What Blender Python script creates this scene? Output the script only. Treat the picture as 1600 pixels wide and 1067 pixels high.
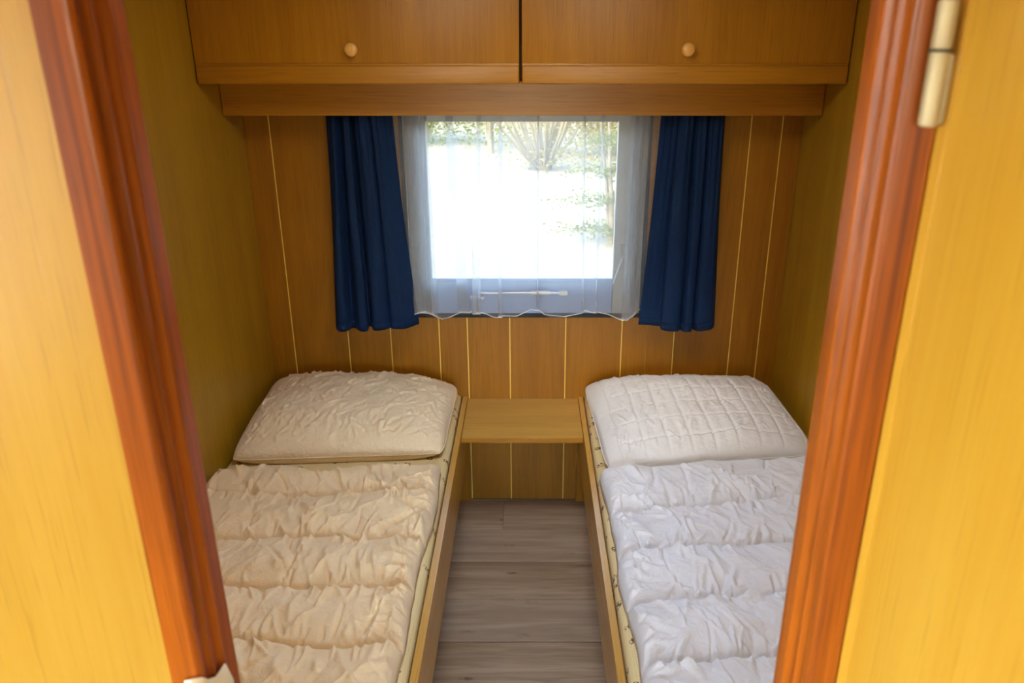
import bpy, bmesh, math, random
import numpy as np
from mathutils import Vector, Matrix

for o in list(bpy.data.objects):
    bpy.data.objects.remove(o)
S = bpy.context.scene
C = S.collection
R = math.radians
random.seed(7)
rng = np.random.default_rng(7)

# ------------------------------------------------------------------ camera
cam_d = bpy.data.cameras.new('camera')
cam = bpy.data.objects.new('camera', cam_d)
C.objects.link(cam)
S.camera = cam
cam.location = (0, 0, 1.712)
cam.rotation_euler = (R(90 - 20.94), 0, 0)
cam_d.sensor_width = 36
cam_d.lens = 1214 / 1600 * 36
cam_d.shift_x = -27 / 1600
cam_d.clip_start = 0.02
cam_d.clip_end = 300
cam_d.dof.use_dof = True
cam_d.dof.focus_distance = 2.35
cam_d.dof.aperture_fstop = 6.0

# ------------------------------------------------------------------ world, sun, added lamps, exposure
W = bpy.data.worlds.new('sky')
S.world = W
W.use_nodes = True
wn = W.node_tree.nodes
wl = W.node_tree.links
wn.clear()
w_out = wn.new('ShaderNodeOutputWorld')
w_bg = wn.new('ShaderNodeBackground')
w_sky = wn.new('ShaderNodeTexSky')
w_sky.sky_type = 'NISHITA'
w_sky.sun_disc = False
w_sky.sun_elevation = R(48)
w_sky.sun_rotation = R(205)
w_bg.inputs['Strength'].default_value = 3.2
wl.new(w_sky.outputs['Color'], w_bg.inputs['Color'])
wl.new(w_bg.outputs[0], w_out.inputs[0])

sun_d = bpy.data.lights.new('sun', 'SUN')
sun_d.energy = 8.0
sun_d.angle = R(0.6)
sun_d.color = (1.0, 0.90, 0.72)
sun = bpy.data.objects.new('sun', sun_d)
C.objects.link(sun)
sun.rotation_euler = Vector((0.42, 0.9, -1.05)).to_track_quat('-Z', 'Y').to_euler()
sun.location = (-6, -10, 12)


def area(name, loc, direction, sx, sy, energy, color):
    d = bpy.data.lights.new(name, 'AREA')
    d.shape = 'RECTANGLE'
    d.size, d.size_y, d.energy, d.color = sx, sy, energy, color
    o = bpy.data.objects.new(name, d)
    C.objects.link(o)
    o.location = loc
    o.rotation_euler = Vector(direction).to_track_quat('-Z', 'Y').to_euler()
    return o


# lamps at unseen openings added to brighten the interior; portal at the bedroom window
area('added_rear_light', (0.1, -2.44, 1.41), (0, 1, -0.05), 1.9, 0.92, 7, (1.0, 0.92, 0.80))
area('added_side_light', (-1.40, -0.25, 1.42), (1, 0.1, -0.05), 1.35, 0.86, 13, (0.96, 0.97, 1.0))
area('added_hatch_light', (-0.02, 1.45, 2.085), (0, 0.0, -1), 0.46, 0.46, 6.8, (1.0, 0.94, 0.86))
portal = area('bedroom_window_portal', (-0.02, 2.79, 1.19), (0, -1, 0), 0.74, 0.66, 1, (1, 1, 1))
portal.data.cycles.is_portal = True

S.view_settings.view_transform = 'Standard'
S.view_settings.look = 'None'
S.view_settings.exposure = 0.1
S.view_settings.gamma = 1.0
S.view_settings.use_curve_mapping = False


# ------------------------------------------------------------------ helpers: objects
def children_origin(parent):
    v = Vector((0, 0, 0))
    while parent:
        v += parent.location
        parent = parent.parent
    return v


def empty(name, loc):
    o = bpy.data.objects.new(name, None)
    C.objects.link(o)
    o.location = loc
    o.empty_display_size = 0.05
    return o


def tag(o, label=None, cat=None, group=None, kind=None):
    if label: o['label'] = label
    if cat: o['category'] = cat
    if group: o['group'] = group
    if kind: o['kind'] = kind
    return o


def obj(name, verts, faces, mat, parent=None, smooth=None, kind=None):
    """world-space verts; the origin sits at the parent's origin, or at the base centre of a top-level mesh"""
    v = np.asarray(verts, dtype=float)
    if parent is None:
        lo, hi = v.min(0), v.max(0)
        org = Vector(((lo[0] + hi[0]) / 2, (lo[1] + hi[1]) / 2, lo[2]))
        loc = org
    else:
        org = children_origin(parent)
        loc = Vector((0, 0, 0))
    me = bpy.data.meshes.new(name)
    me.from_pydata([tuple(p) for p in (v - np.array(org))], [], [tuple(int(i) for i in f) for f in faces])
    me.update()
    if smooth is not None:
        me.polygons.foreach_set('use_smooth', [True] * len(me.polygons))
        if smooth < 179:
            me.set_sharp_from_angle(angle=R(smooth))
    me.materials.append(mat)
    o = bpy.data.objects.new(name, me)
    C.objects.link(o)
    o.location = loc
    o.parent = parent
    if kind: o['kind'] = kind
    return o


def recalc(o):
    bm = bmesh.new()
    bm.from_mesh(o.data)
    bmesh.ops.recalc_face_normals(bm, faces=bm.faces)
    bm.to_mesh(o.data)
    bm.free()
    return o


class MB:
    def __init__(s):
        s.v, s.f = [], []

    def add(s, v, f):
        n = len(s.v)
        s.v += [tuple(p) for p in v]
        s.f += [tuple(i + n for i in q) for q in f]
        return s

    def box(s, x0, x1, y0, y1, z0, z1):
        return s.add([(x0, y0, z0), (x1, y0, z0), (x1, y1, z0), (x0, y1, z0), (x0, y0, z1), (x1, y0, z1), (x1, y1, z1), (x0, y1, z1)],
                     [(0, 3, 2, 1), (4, 5, 6, 7), (0, 1, 5, 4), (1, 2, 6, 5), (2, 3, 7, 6), (3, 0, 4, 7)])

    def rbox(s, x0, x1, y0, y1, z0, z1, r, seg=2):
        bm = bmesh.new()
        bmesh.ops.create_cube(bm, size=1)
        for v in bm.verts:
            v.co = Vector(((x0 + x1) / 2 + v.co.x * (x1 - x0), (y0 + y1) / 2 + v.co.y * (y1 - y0), (z0 + z1) / 2 + v.co.z * (z1 - z0)))
        bmesh.ops.bevel(bm, geom=bm.edges[:], offset=r, segments=seg, affect='EDGES', profile=0.5)
        bm.verts.index_update()
        s.add([v.co[:] for v in bm.verts], [[v.index for v in f.verts] for f in bm.faces])
        bm.free()
        return s

    def tube(s, pts, rad, seg=8, caps=True):
        pts = [Vector(p) for p in pts]
        n0 = len(s.v)
        rads = rad if hasattr(rad, '__len__') else [rad] * len(pts)
        t0 = (pts[1] - pts[0]).normalized()
        a = Vector((0, 0, 1)) if abs(t0.z) < 0.9 else Vector((1, 0, 0))
        nrm = t0.cross(a).normalized()
        for i, p in enumerate(pts):
            t = (pts[min(i + 1, len(pts) - 1)] - pts[max(i - 1, 0)]).normalized()
            nrm = (nrm - t * nrm.dot(t)).normalized()
            b = t.cross(nrm)
            for k in range(seg):
                an = 2 * math.pi * k / seg
                s.v.append(tuple(p + (nrm * math.cos(an) + b * math.sin(an)) * rads[i]))
        for i in range(len(pts) - 1):
            for k in range(seg):
                k2 = (k + 1) % seg
                s.f.append((n0 + i * seg + k, n0 + i * seg + k2, n0 + (i + 1) * seg + k2, n0 + (i + 1) * seg + k))
        if caps:
            s.f.append(tuple(n0 + k for k in reversed(range(seg))))
            m = n0 + (len(pts) - 1) * seg
            s.f.append(tuple(m + k for k in range(seg)))
        return s

    def lathe(s, c, axis, prof, seg=24):
        """prof: (radius, distance along axis) from c"""
        ax = Vector(axis).normalized()
        a = ax.orthogonal().normalized()
        b = ax.cross(a)
        n0 = len(s.v)
        for r, h in prof:
            for k in range(seg):
                an = 2 * math.pi * k / seg
                s.v.append(tuple(Vector(c) + ax * h + (a * math.cos(an) + b * math.sin(an)) * r))
        for i in range(len(prof) - 1):
            for k in range(seg):
                k2 = (k + 1) % seg
                s.f.append((n0 + i * seg + k, n0 + i * seg + k2, n0 + (i + 1) * seg + k2, n0 + (i + 1) * seg + k))
        s.f.append(tuple(n0 + k for k in reversed(range(seg))))
        m = n0 + (len(prof) - 1) * seg
        s.f.append(tuple(m + k for k in range(seg)))
        return s

    def prism(s, poly, z0, z1):
        n = len(poly)
        v = [(x, y, z0) for x, y in poly] + [(x, y, z1) for x, y in poly]
        f = [tuple(range(n))[::-1], tuple(range(n, 2 * n))]
        f += [(i, (i + 1) % n, n + (i + 1) % n, n + i) for i in range(n)]
        return s.add(v, f)

    def build(s, name, mat, parent=None, smooth=None, kind=None, fix=False):
        o = obj(name, s.v, s.f, mat, parent, smooth, kind)
        return recalc(o) if fix else o


# numpy value noise -------------------------------------------------
_tab = rng.random((256, 256))


def vnoise(x, y):
    xi, yi = np.floor(x).astype(int), np.floor(y).astype(int)
    fx, fy = x - xi, y - yi
    fx, fy = fx * fx * (3 - 2 * fx), fy * fy * (3 - 2 * fy)
    g = lambda a, b: _tab[a % 256, b % 256]
    return ((g(xi, yi) * (1 - fx) + g(xi + 1, yi) * fx) * (1 - fy) + (g(xi, yi + 1) * (1 - fx) + g(xi + 1, yi + 1) * fx) * fy) * 2 - 1


def fbm(x, y, o=4):
    s, a = 0, 1.0
    for i in range(o):
        s = s + a * vnoise(x * 2 ** i + 17 * i, y * 2 ** i + 31 * i)
        a *= 0.5
    return s


def strokes(X, Y, segs):
    """sum of soft creases: each (x0, y0, x1, y1, width, amp)"""
    H = np.zeros_like(X)
    for x0, y0, x1, y1, w, a in segs:
        L = math.hypot(x1 - x0, y1 - y0)
        m = 4 * w + 0.005
        sel = (X > min(x0, x1) - m) & (X < max(x0, x1) + m) & (Y > min(y0, y1) - m) & (Y < max(y0, y1) + m)
        if not sel.any(): continue
        x, y = X[sel], Y[sel]
        dx, dy = (x1 - x0) / L, (y1 - y0) / L
        t = ((x - x0) * dx + (y - y0) * dy) / L
        d = (x - x0) * dy - (y - y0) * dx + 0.10 * L * np.sin(np.clip(t, 0, 1) * 3.1) * (1 if a > 0 else -1) * 0.5
        env = np.clip(t * 5, 0, 1) * np.clip((1 - t) * 1.6, 0, 1)
        H[sel] += a * env * np.exp(-(d / w) ** 2)
    return H


# ------------------------------------------------------------------ helpers: materials
class NT:
    def __init__(s, name):
        s.m = bpy.data.materials.new(name)
        s.m.use_nodes = True
        s.t = s.m.node_tree
        s.t.nodes.clear()
        s.out = s.n('ShaderNodeOutputMaterial')

    def n(s, typ, **kw):
        nd = s.t.nodes.new(typ)
        for k, v in kw.items():
            if k.startswith('i_'):
                nd.inputs[k[2:].replace('_', ' ')].default_value = v
            else:
                setattr(nd, k, v)
        return nd

    def l(s, a, b):
        s.t.links.new(a, b)

    def val(s, sock, v):
        if hasattr(v, 'is_linked') or hasattr(v, 'links'):
            s.l(v, sock)
        else:
            sock.default_value = v

    def math(s, op, a, b=0.0, clamp=False):
        nd = s.n('ShaderNodeMath', operation=op, use_clamp=clamp)
        s.val(nd.inputs[0], a)
        s.val(nd.inputs[1], b)
        return nd.outputs[0]

    def mix(s, f, a, b):
        nd = s.n('ShaderNodeMix', data_type='RGBA')
        s.val(nd.inputs[0], f)
        s.val(nd.inputs[6], a if hasattr(a, 'links') else (*a, 1))
        s.val(nd.inputs[7], b if hasattr(b, 'links') else (*b, 1))
        return nd.outputs[2]

    def ramp(s, f, lo, hi):
        nd = s.n('ShaderNodeMapRange', interpolation_type='SMOOTHSTEP')
        s.l(f, nd.inputs['Value'])
        nd.inputs['From Min'].default_value = lo
        nd.inputs['From Max'].default_value = hi
        return nd.outputs[0]

    def pos(s, scale=(1, 1, 1), jitter=0.0):
        g = s.n('ShaderNodeNewGeometry').outputs['Position']
        mp = s.n('ShaderNodeMapping')
        if jitter:
            r = s.n('ShaderNodeObjectInfo').outputs['Random']
            cx = s.n('ShaderNodeCombineXYZ')
            for i, k in enumerate((1.0, 0.61, 1.7)):
                s.l(s.math('MULTIPLY', r, jitter * k), cx.inputs[i])
            ad = s.n('ShaderNodeVectorMath', operation='ADD')
            s.l(g, ad.inputs[0])
            s.l(cx.outputs[0], ad.inputs[1])
            g = ad.outputs[0]
        s.l(g, mp.inputs['Vector'])
        mp.inputs['Scale'].default_value = scale
        return mp.outputs[0]

    def noise(s, vec, scale=1.0, detail=3.0, rough=0.5, dist=0.0):
        nd = s.n('ShaderNodeTexNoise')
        s.l(vec, nd.inputs['Vector'])
        nd.inputs['Scale'].default_value = scale
        nd.inputs['Detail'].default_value = detail
        nd.inputs['Roughness'].default_value = rough
        nd.inputs['Distortion'].default_value = dist
        return nd.outputs[0]

    def bsdf(s, col, rough=0.5, spec=0.5, coat=0.0, coat_rough=0.15, metal=0.0, sheen=0.0, bump=None, bump_d=0.001, bump_s=1.0):
        b = s.n('ShaderNodeBsdfPrincipled')
        s.val(b.inputs['Base Color'], col if hasattr(col, 'links') else (*col, 1))
        s.val(b.inputs['Roughness'], rough)
        b.inputs['Specular IOR Level'].default_value = spec
        b.inputs['Coat Weight'].default_value = coat
        b.inputs['Coat Roughness'].default_value = coat_rough
        b.inputs['Metallic'].default_value = metal
        b.inputs['Sheen Weight'].default_value = sheen
        if bump is not None:
            bp = s.n('ShaderNodeBump')
            bp.inputs['Distance'].default_value = bump_d
            bp.inputs['Strength'].default_value = bump_s
            s.l(bump, bp.inputs['Height'])
            s.l(bp.outputs[0], b.inputs['Normal'])
        s.l(b.outputs[0], s.out.inputs[0])
        return s.m


def wood(name, light, dark, axis='z', across=26.0, rough=0.38, spec=0.5, coat=0.0, jitter=3.0, contrast=1.0, fine=160.0):
    t = NT(name)
    def sc(a, l):
        return tuple(l if ax == axis else a for ax in 'xyz')
    broad = t.noise(t.pos(sc(across * 0.35, 0.7), jitter), 1.0, 3, 0.55, 0.6)
    rings = t.noise(t.pos(sc(across * 0.22, 0.35), jitter), 1.0, 1.5, 0.4, 0.3)
    ring = t.math('SINE', t.math('MULTIPLY', rings, 95.0))
    finen = t.noise(t.pos(sc(fine, 5.0), jitter), 1.0, 2, 0.6)
    pores = t.ramp(t.noise(t.pos(sc(fine * 2.2, 9.0), jitter), 1.0, 1, 0.5), 0.60, 0.72)
    f = t.math('ADD', t.math('MULTIPLY', t.ramp(broad, 0.3, 0.72), 0.52), t.math('MULTIPLY', ring, 0.10))
    f = t.math('ADD', f, t.math('MULTIPLY', t.math('SUBTRACT', finen, 0.5), 0.9))
    f = t.math('ADD', f, 0.15)
    f = t.math('MULTIPLY', f, contrast, clamp=True)
    col = t.mix(f, light, dark)
    col = t.mix(t.math('MULTIPLY', pores, 0.45 * contrast), col, tuple(c * 0.72 for c in dark))
    return t.bsdf(col, rough, spec, coat, 0.12, bump=t.math('ADD', finen, t.math('MULTIPLY', pores, -0.5)), bump_d=0.0004, bump_s=0.35)


M = {}
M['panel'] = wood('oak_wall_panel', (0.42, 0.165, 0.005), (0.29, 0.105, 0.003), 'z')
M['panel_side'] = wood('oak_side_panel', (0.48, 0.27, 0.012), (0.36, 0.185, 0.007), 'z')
M['oak_x'] = wood('oak_horizontal_grain', (0.50, 0.215, 0.009), (0.36, 0.14, 0.005), 'x')
M['oak_z'] = wood('oak_vertical_grain', (0.50, 0.215, 0.009), (0.36, 0.14, 0.005), 'z')
M['oak_y'] = wood('oak_bed_board', (0.64, 0.36, 0.075), (0.50, 0.25, 0.04), 'y', rough=0.24)
M['shelf'] = wood('oak_shelf_board', (0.64, 0.37, 0.075), (0.50, 0.26, 0.04), 'x', rough=0.34)
M['front'] = wood('pale_oak_partition', (0.60, 0.325, 0.032), (0.50, 0.235, 0.014), 'z', rough=0.36, contrast=0.8)
M['partition'] = wood('yellow_oak_partition', (0.49, 0.262, 0.030), (0.40, 0.188, 0.012), 'z', rough=0.36, contrast=0.8)
M['mahogany'] = wood('varnished_mahogany', (0.40, 0.092, 0.003), (0.10, 0.016, 0.002), 'z', across=60, rough=0.38, spec=0.32, coat=0.08, fine=220)
M['knob'] = wood('turned_pale_wood', (0.85, 0.46, 0.11), (0.74, 0.36, 0.07), 'x', rough=0.3, contrast=0.6)


def simple(name, col, rough=0.5, metal=0.0, spec=0.5, nscale=40.0, var=0.08):
    t = NT(name)
    n = t.noise(t.pos(), nscale, 3)
    return t.bsdf(t.mix(n, tuple(c * (1 - var) for c in col), tuple(min(1, c * (1 + var)) for c in col)), rough, spec, metal=metal)


M['gold'] = simple('gold_groove_paint', (0.98, 0.66, 0.12), 0.32, 0.0)
M['seam'] = simple('dull_groove', (0.42, 0.21, 0.03), 0.5)
M['dark'] = simple('dark_gap', (0.02, 0.012, 0.006), 0.7)
M['rubber'] = simple('black_rubber', (0.012, 0.011, 0.010), 0.5)
M['frame'] = simple('grey_window_frame', (0.47, 0.46, 0.43), 0.42)
M['sash_sky_tint'] = simple('sky_tinted_sash', (0.34, 0.43, 0.66), 0.35)  # grey sash rail with the blue of the sky put into its colour
M['alu'] = simple('pale_metal', (0.78, 0.78, 0.76), 0.35, 0.3)
M['nickel'] = simple('brushed_nickel_hinge', (0.50, 0.41, 0.24), 0.5, 0.3)
M['strike'] = simple('cream_metal', (0.80, 0.66, 0.44), 0.45, 0.1)
M['ceiling'] = simple('ceiling_board', (0.74, 0.70, 0.60), 0.7)
M['outer'] = simple('outer_shell', (0.70, 0.69, 0.65), 0.6)
M['base'] = simple('wall_core', (0.20, 0.11, 0.03), 0.8)

# floor laminate
t = NT('greige_oak_laminate')
b1 = t.noise(t.pos((1.1, 16, 1), 7.0), 1.0, 4, 0.6, 0.8)
b2 = t.noise(t.pos((5.0, 75, 1), 7.0), 1.0, 4, 0.6, 0.6)
kn = t.n('ShaderNodeTexVoronoi', feature='F1')
kn.voronoi_dimensions = '2D'
kn.inputs['Scale'].default_value = 1.0
t.l(t.pos((2.6, 7.5, 1), 7.0), kn.inputs['Vector'])
knot = t.math('SUBTRACT', 1.0, t.ramp(kn.outputs['Distance'], 0.015, 0.085))
rr = t.n('ShaderNodeObjectInfo').outputs['Random']
col = t.mix(t.ramp(b1, 0.3, 0.72), (0.55, 0.395, 0.255), (0.34, 0.22, 0.12))
col = t.mix(t.math('MULTIPLY', t.ramp(b2, 0.42, 0.75), 0.5), col, (0.19, 0.125, 0.075))
knot = t.math('MULTIPLY', knot, t.ramp(t.noise(t.pos((40, 90, 1), 7.0), 1.0, 3), 0.35, 0.65))
col = t.mix(t.math('MULTIPLY', knot, 0.7), col, (0.045, 0.028, 0.018))
col = t.mix(t.math('MULTIPLY', rr, 0.4), col, (0.52, 0.41, 0.31))
M['floor'] = t.bsdf(col, 0.42, 0.45, bump=b2, bump_d=0.0004, bump_s=0.4)

# mattress ticking: cream with dots and small dark sprigs
t = NT('cream_sprigged_ticking')
p = t.pos((1, 1, 1))
v1 = t.n('ShaderNodeTexVoronoi', feature='F1', voronoi_dimensions='2D', i_Scale=15.0, i_Randomness=0.8)
t.l(p, v1.inputs['Vector'])
near = t.math('SUBTRACT', 1.0, t.ramp(v1.outputs['Distance'], 0.15, 0.21))
blot = t.ramp(t.noise(p, 150.0, 2, 0.5), 0.47, 0.54)
sprig = t.math('MULTIPLY', near, blot)
v2 = t.n('ShaderNodeTexVoronoi', feature='F1', i_Scale=170.0, i_Randomness=0.15)
t.l(p, v2.inputs['Vector'])
dot = t.math('SUBTRACT', 1.0, t.ramp(v2.outputs['Distance'], 0.18, 0.32))
col = t.mix(t.math('MULTIPLY', dot, 0.5), (0.78, 0.62, 0.31), (0.48, 0.33, 0.11))
col = t.mix(t.math('MULTIPLY', sprig, 0.9), col, (0.07, 0.025, 0.022))
M['ticking'] = t.bsdf(col, 0.85, 0.2, bump=v2.outputs['Distance'], bump_d=0.0006, bump_s=0.4)


def cloth(name, col, wscale=900.0, var=0.04, sheen=0.15):
    t = NT(name)
    n = t.noise(t.pos(), 7.0, 3)
    w = t.noise(t.pos(), wscale, 1)
    f = t.noise(t.pos(), 55.0, 4, 0.6, 0.5)
    c = t.mix(n, tuple(k * (1 - var) for k in col), tuple(min(1, k * (1 + var)) for k in col))
    h = t.math('ADD', t.math('MULTIPLY', f, 1.0), t.math('MULTIPLY', w, 0.10))
    return t.bsdf(c, 0.9, 0.15, sheen=sheen, bump=h, bump_d=0.006, bump_s=0.6)


M['warm_light_linen'] = cloth('warm_light_linen', (0.88, 0.67, 0.39))  # warm bounce light on the left bed is put into this colour
M['white_linen'] = cloth('white_linen', (0.80, 0.785, 0.77))
M['warm_light_pillow'] = cloth('warm_light_pillow_cotton', (0.88, 0.69, 0.43))  # left pillow, the same warm light painted into its tone
M['white_pillow'] = cloth('white_pillow_cotton', (0.81, 0.775, 0.72))

t = NT('navy_curtain_cotton')
c = t.mix(t.noise(t.pos((300, 300, 60)), 1.0, 2), (0.003, 0.014, 0.055), (0.005, 0.026, 0.092))
M['navy'] = t.bsdf(c, 0.75, 0.2, sheen=0.0, bump=t.noise(t.pos(), 700.0, 1), bump_d=0.0004, bump_s=0.3)

# net curtain
t = NT('sheer_white_net')
d = t.n('ShaderNodeBsdfDiffuse')
d.inputs['Color'].default_value = (0.62, 0.64, 0.68, 1)
tl = t.n('ShaderNodeBsdfTranslucent')
tl.inputs['Color'].default_value = (0.62, 0.64, 0.68, 1)
mx = t.n('ShaderNodeMixShader')
mx.inputs[0].default_value = 0.5
t.l(d.outputs[0], mx.inputs[1])
t.l(tl.outputs[0], mx.inputs[2])
tr = t.n('ShaderNodeBsdfTransparent')
ms = t.n('ShaderNodeMixShader')
wv = t.noise(t.pos((900, 900, 900)), 1.0, 1)
t.l(t.math('ADD', t.math('MULTIPLY', wv, 0.24), 0.17), ms.inputs[0])
t.l(tr.outputs[0], ms.inputs[1])
t.l(mx.outputs[0], ms.inputs[2])
t.l(ms.outputs[0], t.out.inputs[0])
M['net'] = t.m
M['net_hem'] = simple('white_hem_cord', (0.85, 0.83, 0.80), 0.8)

# window pane
t = NT('window_glass')
tr = t.n('ShaderNodeBsdfTransparent')
tr.inputs['Color'].default_value = (0.96, 0.98, 0.97, 1)
gl = t.n('ShaderNodeBsdfGlossy')
gl.inputs['Roughness'].default_value = 0.02
fr = t.n('ShaderNodeFresnel')
fr.inputs['IOR'].default_value = 1.48
ms = t.n('ShaderNodeMixShader')
t.l(fr.outputs[0], ms.inputs[0])
t.l(tr.outputs[0], ms.inputs[1])
t.l(gl.outputs[0], ms.inputs[2])
t.l(ms.outputs[0], t.out.inputs[0])
M['glass'] = t.m

# outdoors
t = NT('sunlit_sandy_ground')
n1 = t.noise(t.pos(), 1.3, 4)
n2 = t.ramp(t.noise(t.pos((1, 0.6, 1)), 9.0, 3, 0.6), 0.60, 0.70)
c = t.mix(n1, (0.135, 0.105, 0.062), (0.19, 0.155, 0.098))
c = t.mix(t.math('MULTIPLY', n2, 0.55), c, (0.075, 0.050, 0.022))
M['ground'] = t.bsdf(c, 0.95, 0.1)


def leafmat(name, a, b):
    t = NT(name)
    c = t.mix(t.noise(t.pos(), 5.0, 3), a, b)
    d = t.n('ShaderNodeBsdfDiffuse')
    tl = t.n('ShaderNodeBsdfTranslucent')
    t.l(c, d.inputs[0])
    t.l(c, tl.inputs[0])
    mx = t.n('ShaderNodeMixShader')
    mx.inputs[0].default_value = 0.4
    t.l(d.outputs[0], mx.inputs[1])
    t.l(tl.outputs[0], mx.inputs[2])
    t.l(mx.outputs[0], t.out.inputs[0])
    return t.m


M['leaf_green'] = leafmat('leaf_green', (0.075, 0.10, 0.016), (0.16, 0.17, 0.03))
M['leaf_dry'] = leafmat('leaf_dry', (0.24, 0.175, 0.07), (0.16, 0.14, 0.045))
M['leaf_conifer'] = leafmat('leaf_conifer', (0.075, 0.095, 0.026), (0.17, 0.145, 0.05))
M['bark'] = simple('grey_brown_bark', (0.13, 0.10, 0.055), 0.9, var=0.3, nscale=12)

# ------------------------------------------------------------------ the room
XL, XR, YB = -0.9625, 0.921, 2.70      # bedroom side walls, back wall
YP0, YP1 = 0.606, 0.676                # partition
HX0, HX1, HZ0, HZ1 = -0.44, 0.415, 0.775, 1.52   # window hole
ZC = 2.10
LX, YR = 1.45, -2.5                    # living room half width, rear wall

# floor
floor = tag(MB().box(-LX, LX, YR, 2.78, -0.05, -0.008).build('floor', M['dark']), 'greyish oak laminate floor running crosswise between the beds', 'floor', kind='structure')
PW = 0.198
k0 = int(math.floor((YR - 1.897) / PW))
row = k0
while True:
    y0 = 1.897 + row * PW
    if y0 > 2.69: break
    y1 = min(y0 + PW, 2.70)
    y0c = max(y0, YR)
    lo, hi = (XL, XR) if y0c > 0.60 else (-LX, LX)
    off = {-1: 0.62, 0: -0.66, 1: 0.55, 2: -0.60, 3: -0.10}.get(row, ((row * 0.417) % 1.2))
    xs = [lo] + sorted(x for x in (off - 1.2, off, off + 1.2, off - 2.4, off + 2.4) if lo + 0.05 < x < hi - 0.05) + [hi]
    for a, b in zip(xs, xs[1:]):
        MB().rbox(a + 0.0005, b - 0.0005, y0c + 0.0018, y1 - 0.0018, -0.008, 0.0, 0.0012, 1).build('plank', M['floor'], floor)
    row += 1

# ceiling
KX0, KX1, KY0, KY1 = -0.27, 0.23, 1.20, 1.70       # roof hatch, unseen, added to brighten the beds
cl = MB().box(-LX - 0.05, KX0, YR - 0.05, 2.80, ZC, ZC + 0.05).box(KX1, LX + 0.05, YR - 0.05, 2.80, ZC, ZC + 0.05)
cl.box(KX0, KX1, YR - 0.05, KY0, ZC, ZC + 0.05).box(KX0, KX1, KY1, 2.80, ZC, ZC + 0.05)
tag(cl.build('ceiling', M['ceiling']), 'flat pale ceiling over the cabin', 'ceiling', kind='structure')
w4 = tag(empty('added_hatch_4', (-0.02, 1.45, ZC)), 'added square hatch, unseen, lighting the aisle between the beds', 'roof hatch', kind='structure')
hf = MB().box(KX0 - 0.03, KX0, KY0 - 0.03, KY1 + 0.03, ZC - 0.012, ZC).box(KX1, KX1 + 0.03, KY0 - 0.03, KY1 + 0.03, ZC - 0.012, ZC)
hf.box(KX0, KX1, KY0 - 0.03, KY0, ZC - 0.012, ZC).box(KX0, KX1, KY1, KY1 + 0.03, ZC - 0.012, ZC).build('added_hatch_frame', M['frame'], w4)
MB().box(KX0, KX1, KY0, KY1, ZC + 0.02, ZC + 0.026).build('pane', M['glass'], w4)

# back wall: core with a window hole, planks with gold grooves
core = MB()
core.box(XL - 0.03, HX0, YB + 0.007, 2.78, 0, ZC).box(HX1, XR + 0.03, YB + 0.007, 2.78, 0, ZC)
core.box(HX0, HX1, YB + 0.007, 2.78, 0, HZ0).box(HX0, HX1, YB + 0.007, 2.78, HZ1, ZC)
wall_back = tag(core.build('wall_back', M['base']), 'oak plank wall with gold grooves around the window', 'wall', kind='structure')
EDGES = [(XL, None), (-0.8756, 'g'), (-0.672, 'g'), (-0.514, 'g'), (-0.485, 's'), (-0.3336, 'g'), (-0.229, 'g'), (-0.072, 'g'), (0.135, 'g'),
         (0.343, 'g'), (0.436, 's'), (0.537, 'g'), (0.747, 'g'), (0.852, 'g'), (XR, None)]
GW = {'g': 0.0021, 's': 0.0012, None: 0.0}
for (a, ka), (b, kb) in zip(EDGES, EDGES[1:]):
    x0, x1 = a + GW[ka], b - GW[kb]
    m = MB()
    if x1 <= HX0 or x0 >= HX1:
        m.rbox(x0, x1, YB, YB + 0.007, 0, ZC, 0.0008, 1)
    else:
        m.rbox(x0, x1, YB, YB + 0.007, 0, HZ0, 0.0008, 1).rbox(x0, x1, YB, YB + 0.007, HZ1, ZC, 0.0008, 1)
        if x0 < HX0: m.box(x0, HX0, YB, YB + 0.007, HZ0, HZ1)
        if x1 > HX1: m.box(HX1, x1, YB, YB + 0.007, HZ0, HZ1)
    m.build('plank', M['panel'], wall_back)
for x, k in EDGES:
    if k is None: continue
    m = MB()
    zs = [(0, ZC)] if not (HX0 < x < HX1) else [(0, HZ0), (HZ1, ZC)]
    for z0, z1 in zs: m.box(x - GW[k], x + GW[k], YB + 0.002, YB + 0.007, z0, z1)
    m.build('groove_strip', M['gold'] if k == 'g' else M['seam'], wall_back)

# side walls of the bedroom
wl_ = tag(MB().box(XL - 0.05, XL - 0.006, YP1, 2.78, 0, ZC).build('wall_left', M['base']), 'plain olive oak wall beside the left bed', 'wall', kind='structure')
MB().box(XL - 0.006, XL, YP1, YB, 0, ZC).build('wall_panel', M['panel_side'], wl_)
wr_ = tag(MB().box(XR + 0.006, XR + 0.05, YP1, 2.78, 0, ZC).build('wall_right', M['base']), 'oak wall with a faint joint beside the right bed', 'wall', kind='structure')
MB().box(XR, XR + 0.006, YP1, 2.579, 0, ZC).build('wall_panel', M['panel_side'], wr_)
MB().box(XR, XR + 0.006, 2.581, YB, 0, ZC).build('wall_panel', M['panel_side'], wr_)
MB().box(XR + 0.001, XR + 0.006, 2.579, 2.581, 0, ZC).build('groove_strip', M['gold'], wr_)

# partition with the doorway
JX0, JX1, ZD = -0.325, 0.274, 1.96
wp = MB()
wp.box(-LX, JX0 - 0.030, YP0, YP1, 0, ZC).box(JX1 + 0.030, LX, YP0, YP1, 0, ZC).box(JX0 - 0.030, JX1 + 0.030, YP0, YP1, ZD + 0.03, ZC)
tag(wp.build('wall_partition', M['partition']), 'pale yellow oak partition left of the mahogany door frame', 'wall', kind='structure')

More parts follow.
